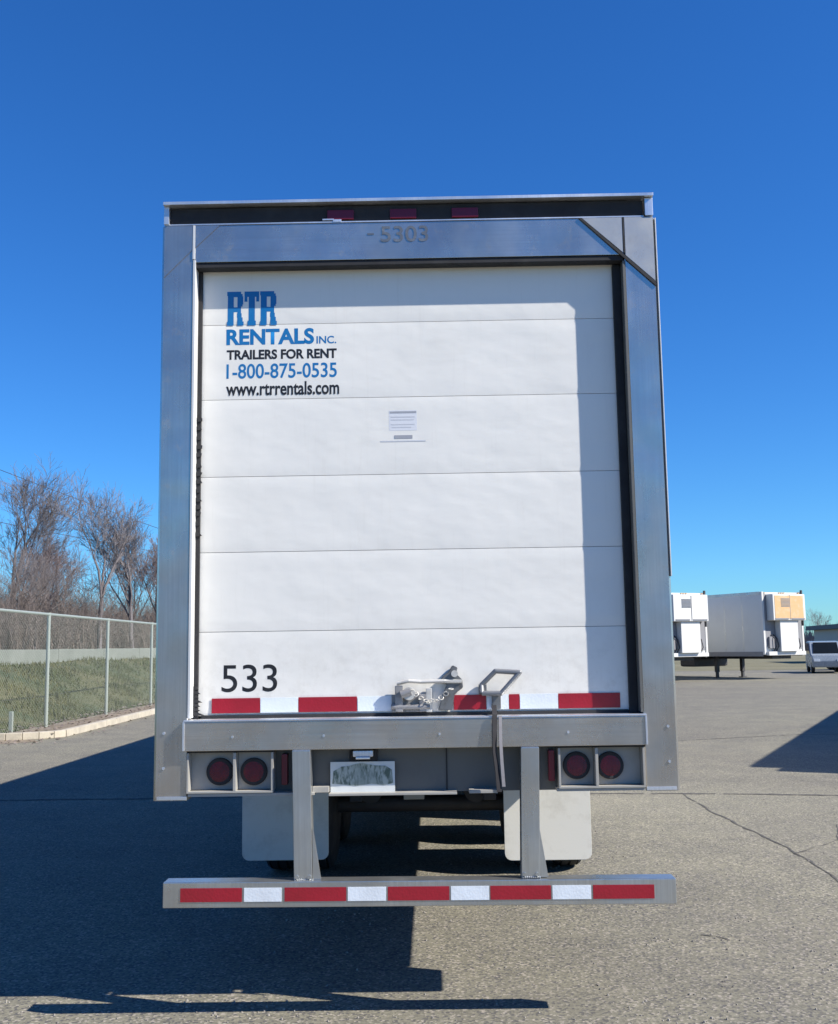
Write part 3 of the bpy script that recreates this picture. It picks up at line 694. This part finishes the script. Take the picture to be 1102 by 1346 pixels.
# ------------------------------------------------------------ cars and building far right
def car(label, loc, rz, mat, name='parked_car', suv=False, cat='car'):
    t = thing(name, label, cat, loc, rz, 'vehicles parked by the far building')
    H = 1.85 if suv else 1.48
    side = [(-2.35, .35), (-2.4, .7), (-2.3, .98), (-1.2, 1.08), (-.55, H-.05), (1.5 if suv else 1.0, H), (2.2 if suv else 1.75, 1.1), (2.35, 1.0), (2.4, .5), (2.3, .3)]
    bm = bm_new(); prism(bm, side, -.88, .88, .05); obj('body', bm, mat, t)
    win = [(-1.08, 1.1), (-.52, H-.14), (1.4 if suv else .92, H-.1), (2.02 if suv else 1.55, 1.12)]
    for ya, yb in ((-.893, -.86), (.86, .893)): bm = bm_new(); prism(bm, win, ya, yb); obj('side_window', bm, M['glass'], t)
    bm = bm_new()
    b2 = bmesh.new(); vv = [b2.verts.new(p) for p in ((-1.17, -.72, 1.1), (-1.17, .72, 1.1), (-.6, .66, H-.09), (-.6, -.66, H-.09))]; b2.faces.new(vv)
    for v in b2.verts: v.co.x -= .055
    bmesh.ops.solidify(b2, geom=list(b2.faces), thickness=.02); merge(bm, b2); obj('windscreen', bm, M['glass'], t)
    for x in (-1.5, 1.45):
        for y in (-.9, .7):
            bm = bm_new(); lathe(bm, [(0, .2), (.02, .32), (.18, .32), (.2, .2)], 'Y', 24, (0, 0, 0)); w = obj('wheel', bm, M['tyre'], t); w.location = (x, y+.2 if False else y, .33)
            bm = bm_new(); lathe(bm, [(-.012, .19), (.212, .19)], 'Y', 20, (0, 0, 0)); r_ = obj('rim', bm, M['rim'], w)
    for y in (-.62, .62):
        bm = bm_new(); box(bm, -2.42, -2.36, y-.16, y+.16, .68, .82, .01); obj('headlight', bm, M['tape_white'], t)
    return t
car('slate grey sport utility vehicle parked just right of the orange unit trailer', (23.3, 58, 0), R(75), M['car_blue'], suv=True)
car('white car parked at the far right edge beside the slate vehicle', (26.2, 59, 0), R(8), M['car_white'])
car('silver car parked behind the white car near the low building', (27.5, 63.5, 0), R(5), M['car_silver'])
bd = thing('low_building', 'low long building with a dark roof edge and pale band on the far right horizon', 'building', (47, 84, 0), R(-6))
B('wall', M['wall_pale'], bd, (-12, 30, 0, 10, 0, 2.9)); B('roof', M['roof_dark'], bd, (-12.6, 30.6, -.8, 10.6, 2.9, 3.3), bev=.02)
for k in range(13): B('window', M['glass'], bd, (-11.5+k*3.1, -9.1+k*3.1, -.04, .01, .9, 2.2))

# ------------------------------------------------------------ fence
fn = thing('chain_link_fence', 'galvanised chain link fence with a top rail running along the grass bank', 'fence', (-9.03, 0, 0))
zf = 2.72
def fx(y): return -.004*(y-20)
ys = [-8.4, -3.7, 1.0, 5.7, 10.4, 15.2, 19.9, 24.6, 29.4, 34.1, 38.8, 43.5, 48.2, 53, 57.7, 62.4]
for y in ys:
    bm = bm_new(); cyl(bm, (fx(y), y, 0), (fx(y), y, zf+.02), .043, seg=12); lathe(bm, [(0, .055), (.03, .04), (.05, .01)], 'X', 10, (0, 0, 0)) if False else None
    po = obj('fence_post', bm, M['fence'], fn)
bm = bm_new(); cyl(bm, (fx(-8.4), -8.4, zf-.02), (fx(62.4), 62.4, zf-.02), .034, seg=10); obj('top_rail', bm, M['fence'], fn)
vs = []; fs = []; sp = .1; y = -8.4-zf
def wire(a, b, r=.0013):
    n = len(vs); a, b = Vector(a), Vector(b); u = Vector((1, 0, 0))*r; w = (b-a).normalized().cross(u.normalized())*r
    for p in (a, b): vs.extend([tuple(p+u), tuple(p-u*.5+w*.87), tuple(p-u*.5-w*.87)])
    for k in range(3): fs.append((n+k, n+(k+1)%3, n+3+(k+1)%3, n+3+k))
while y < 62.4:
    a0 = max(y, -8.4); b0 = min(y+zf, 62.4)
    if b0 > a0:
        wire((fx(a0)+.04, a0, a0-y), (fx(b0)+.04, b0, b0-y)); wire((fx(a0)+.046, a0, zf-(a0-y)), (fx(b0)+.046, b0, zf-(b0-y)))
    y += sp
obj('wire_mesh', (vs, fs), M['fence'], fn, smooth=False)
mk = B('marker_post', M['fence'], None, (-9.36, -9.28, 18.5, 18.58, .0, .5), bev=.01); tag(mk, 'short pale marker post standing by the kerb left of the first fence post', 'post')
ba = thing('concrete_barrier', 'long pale concrete barrier on top of the grass bank below the bare trees', 'barrier', (-15.3, 0, 0))
bm = bm_new(); y = 8
while y < 110: box(bm, -.18, .18, y, y+5.96, 1.3 + (y-8)*.0035, 1.86 + (y-8)*.0035, .03); y += 6
obj('barrier_wall', bm, M['barrier'], ba)

# ------------------------------------------------------------ bare trees
def twig_tree(seed, H, spread=.5, dens=1.0, lean=0.):
    rnd = random.Random(seed); TV, TF, CV, CF = [], [], [], []
    def seg(V, F, a, b, ra, rb, n):
        d = (b-a).normalized(); u = d.orthogonal().normalized(); w = d.cross(u); i = len(V)
        for p, r in ((a, ra), (b, rb)):
            for k in range(n): an = 2*math.pi*k/n; V.append(tuple(p + u*r*math.cos(an) + w*r*math.sin(an)))
        for k in range(n): F.append((i+k, i+(k+1)%n, i+n+(k+1)%n, i+n+k))
    def grow(p, d, L, r, depth):
        n = 4 if depth == 0 else 3; V, F, sd = (TV, TF, 8) if depth == 0 else (CV, CF, 5 if depth < 3 else 3)
        for k in range(n):
            wob = .05 if depth == 0 else .11
            d2 = (d + Vector((rnd.gauss(0, wob), rnd.gauss(0, wob), .05))).normalized()
            q = p + d2*L/n; r2 = max(r*(.9 if depth < 2 else .8), .007)
            seg(V, F, p, q, r, r2, sd)
            if depth < 6 and (depth > 0 or k >= 2) and rnd.random() < .72*dens:
                ax = d2.orthogonal().normalized(); ax.rotate(Matrix.Rotation(rnd.uniform(0, 6.28), 3, d2))
                nd = d2.copy(); nd.rotate(Matrix.Rotation(rnd.uniform(.4, .85), 3, ax)); nd.z += .1
                grow(q, nd.normalized(), L*rnd.uniform(.5, .72)*(1.25 if depth == 0 else 1), max(r2*.5, .008), depth+1)
            p, d, r = q, d2, r2
        if depth < 5:
            for b in range(2 if depth else 3):
                ax = d.orthogonal().normalized(); ax.rotate(Matrix.Rotation(rnd.uniform(0, 6.28), 3, d))
                nd = d.copy(); nd.rotate(Matrix.Rotation(rnd.uniform(.15, .45)*(spread/.45), 3, ax))
                grow(p, nd.normalized(), L*rnd.uniform(.62, .78), r*.72, depth+1)
    grow(Vector((0, 0, -.1)), Vector((lean, 0, 1)).normalized(), H*.31, H*.015, 0)
    return (TV, TF), (CV, CF)
protos = []
for i, (seed, sp_, dn, lean) in enumerate(((2, .46, 1.0, 0.), (9, .4, .95, .08), (15, .52, .95, -.05), (23, .36, 1.0, .03))):
    tr, cr = twig_tree(seed, 12., sp_, dn, lean)
    top = max(v[2] for v in cr[0]); k_ = 12./top
    for L_ in (tr[0], cr[0]):
        for i_, v_ in enumerate(L_): L_[i_] = (v_[0]*k_, v_[1]*k_, v_[2]*k_)
    print('tree', len(cr[1]))
    mt, mc = bpy.data.meshes.new('trunk'), bpy.data.meshes.new('crown')
    mt.from_pydata(tr[0], [], tr[1]); mc.from_pydata(cr[0], [], cr[1]); protos.append((mt, mc))
tree_specs = [  # x, y, height, prototype, brown, label
    (-22.6, 51, 11.4, 0, 0, 'tallest dark bare tree at the left edge of the photo'),
    (-16.6, 48, 9.6, 2, 0, 'wide bare tree with a straight dark trunk, midway between the left edge and the trailer'),
    (-16.9, 55, 9.8, 3, 0, 'slim bare tree close behind the wide one with the straight trunk'),
    (-16.2, 58, 8.6, 1, 1, 'reddish brown bare tree next to the left side of the rental trailer'),
    (-20.4, 50, 6.4, 1, 1, 'low reddish bare tree between the tall left edge tree and the wide tree'),
    (-25.5, 60, 8.8, 3, 1, 'brown bare tree behind the left edge tree, mostly its twigs showing'),
    (-18.4, 44, 5.6, 3, 0, 'small grey bare tree standing low left of the wide tree'),
    (-24.8, 66, 8.2, 2, 0, 'distant grey bare tree behind the small grey one'),
    (-21.4, 72, 8.8, 0, 1, 'distant brown bare tree seen through the twigs of the wide tree'),
    (-19.2, 68, 8.8, 3, 1, 'distant brown bare tree beside the trailer, behind the reddish one'),
    (-29.5, 58, 11.5, 2, 1, 'brown bare tree just outside the left edge of the photo'),
]
for i, (x, y, h, pi, br, lb) in enumerate(tree_specs):
    tr = thing('bare_tree', lb, 'tree', (x, y, bank_z(x, y)-.1), i*1.37, 'bare trees beyond the fence')
    s = h/12.; tr.scale = (s, s, s)
    for me, nm in zip(protos[pi], ('trunk', 'crown')):
        m2 = me.copy() if br else me
        if not m2.materials: m2.materials.append(M['bark_brown' if br else 'bark'])
        o = bpy.data.objects.new(nm, m2); COL.objects.link(o); o.parent = tr
        if br: m2.materials[0] = M['bark_brown']
# thicket
vs = []; fs = []; rnd = random.Random(31)
def twig(p, d, L, r):
    i = len(vs); u = d.orthogonal().normalized(); w = d.cross(u); q = p + d*L
    vs.extend([tuple(p+u*r), tuple(p-u*r*.5+w*r*.87), tuple(p-u*r*.5-w*r*.87), tuple(q)])
    fs.extend([(i, i+1, i+3), (i+1, i+2, i+3), (i+2, i, i+3)])
for k in range(900):
    X = rnd.uniform(-34, -16.3); Y = rnd.uniform(36, 95); base = Vector((X, Y, bank_z(X, Y)))
    H = rnd.uniform(2.0, 4.8)*(1 + .25*noise.noise(Vector((X*.2, Y*.2, 0))))
    for s in range(6):
        d = Vector((rnd.gauss(0, .22), rnd.gauss(0, .22), 1)).normalized(); L = H*rnd.uniform(.6, 1); twig(base, d, L, .022)
        for b in range(9):
            a = rnd.uniform(.25, .95); p = base + d*L*a
            e = (d + Vector((rnd.gauss(0, .6), rnd.gauss(0, .6), rnd.gauss(.1, .3)))).normalized(); l2 = L*rnd.uniform(.15, .35); twig(p, e, l2, .011)
            for c_ in range(2):
                e2 = (e + Vector((rnd.gauss(0, .6), rnd.gauss(0, .6), rnd.gauss(.1, .3)))).normalized(); twig(p+e*l2*rnd.uniform(.3, .9), e2, l2*.6, .008)
tag(obj('thicket', (vs, fs), M['brush'], smooth=False), 'brown leafless brushwood at the foot of the bare trees', 'brush', kind='stuff')
# distant wood on the right and behind
vs = []; fs = []
for k in range(3200):
    X = rnd.uniform(30, 260); Y = 250 + rnd.uniform(-25, 40); 
    if k > 2400: X = rnd.uniform(-120, 140); Y = -75 + rnd.uniform(-15, 8)
    elif rnd.random() < .3: X = rnd.uniform(-260, 40)
    H = rnd.uniform(4, 8) + 3*noise.noise(Vector((X*.05, 0, 0))); base = Vector((X, Y, 0))
    for s in range(7):
        d = Vector((rnd.gauss(0, .2), 0, 1)).normalized(); twig(base+Vector((rnd.uniform(-2, 2), 0, 0)), d, H*rnd.uniform(.6, 1), .22)
tag(obj('far_wood', (vs, fs), M['far_brush'], smooth=False), 'low distant line of bare woods on the horizon', 'woods', kind='stuff')
ft = thing('bare_tree', 'far bare tree rising behind the vehicles right of the orange unit trailer', 'tree', (36.5, 95, 0), 1., 'bare trees beyond the fence')
ft.scale = (.42, .42, .42)
for me, nm in zip(protos[2], ('trunk', 'crown')):
    o = bpy.data.objects.new(nm, me); COL.objects.link(o); o.parent = ft

# overhead cables above the trees
def cable(a, b, sag, label):
    a, b = Vector(a), Vector(b); bm = bm_new(); pts = []
    for k in range(25): u = k/24; p = a.lerp(b, u); p.z -= sag*4*u*(1-u); pts.append(p)
    for p, q in zip(pts, pts[1:]): cyl(bm, p, q, .02, seg=5, caps=False)
    return tag(obj('power_cable', bm, M['cable']), label, 'cable', 'power cables above the trees')
cable((-40, 40, 19.0), (-14, 95, 9.5), .8, 'upper thin dark power cable sloping down above the bare trees')
cable((-40, 41, 12.6), (-14, 98, 9.4), .6, 'lower thin dark power cable passing among the bare tree tops')
# tidy: parts carry no empty tags
for o in bpy.data.objects:
    if o.parent:
        for k in ('category', 'group'):
            if k in o: del o[k]
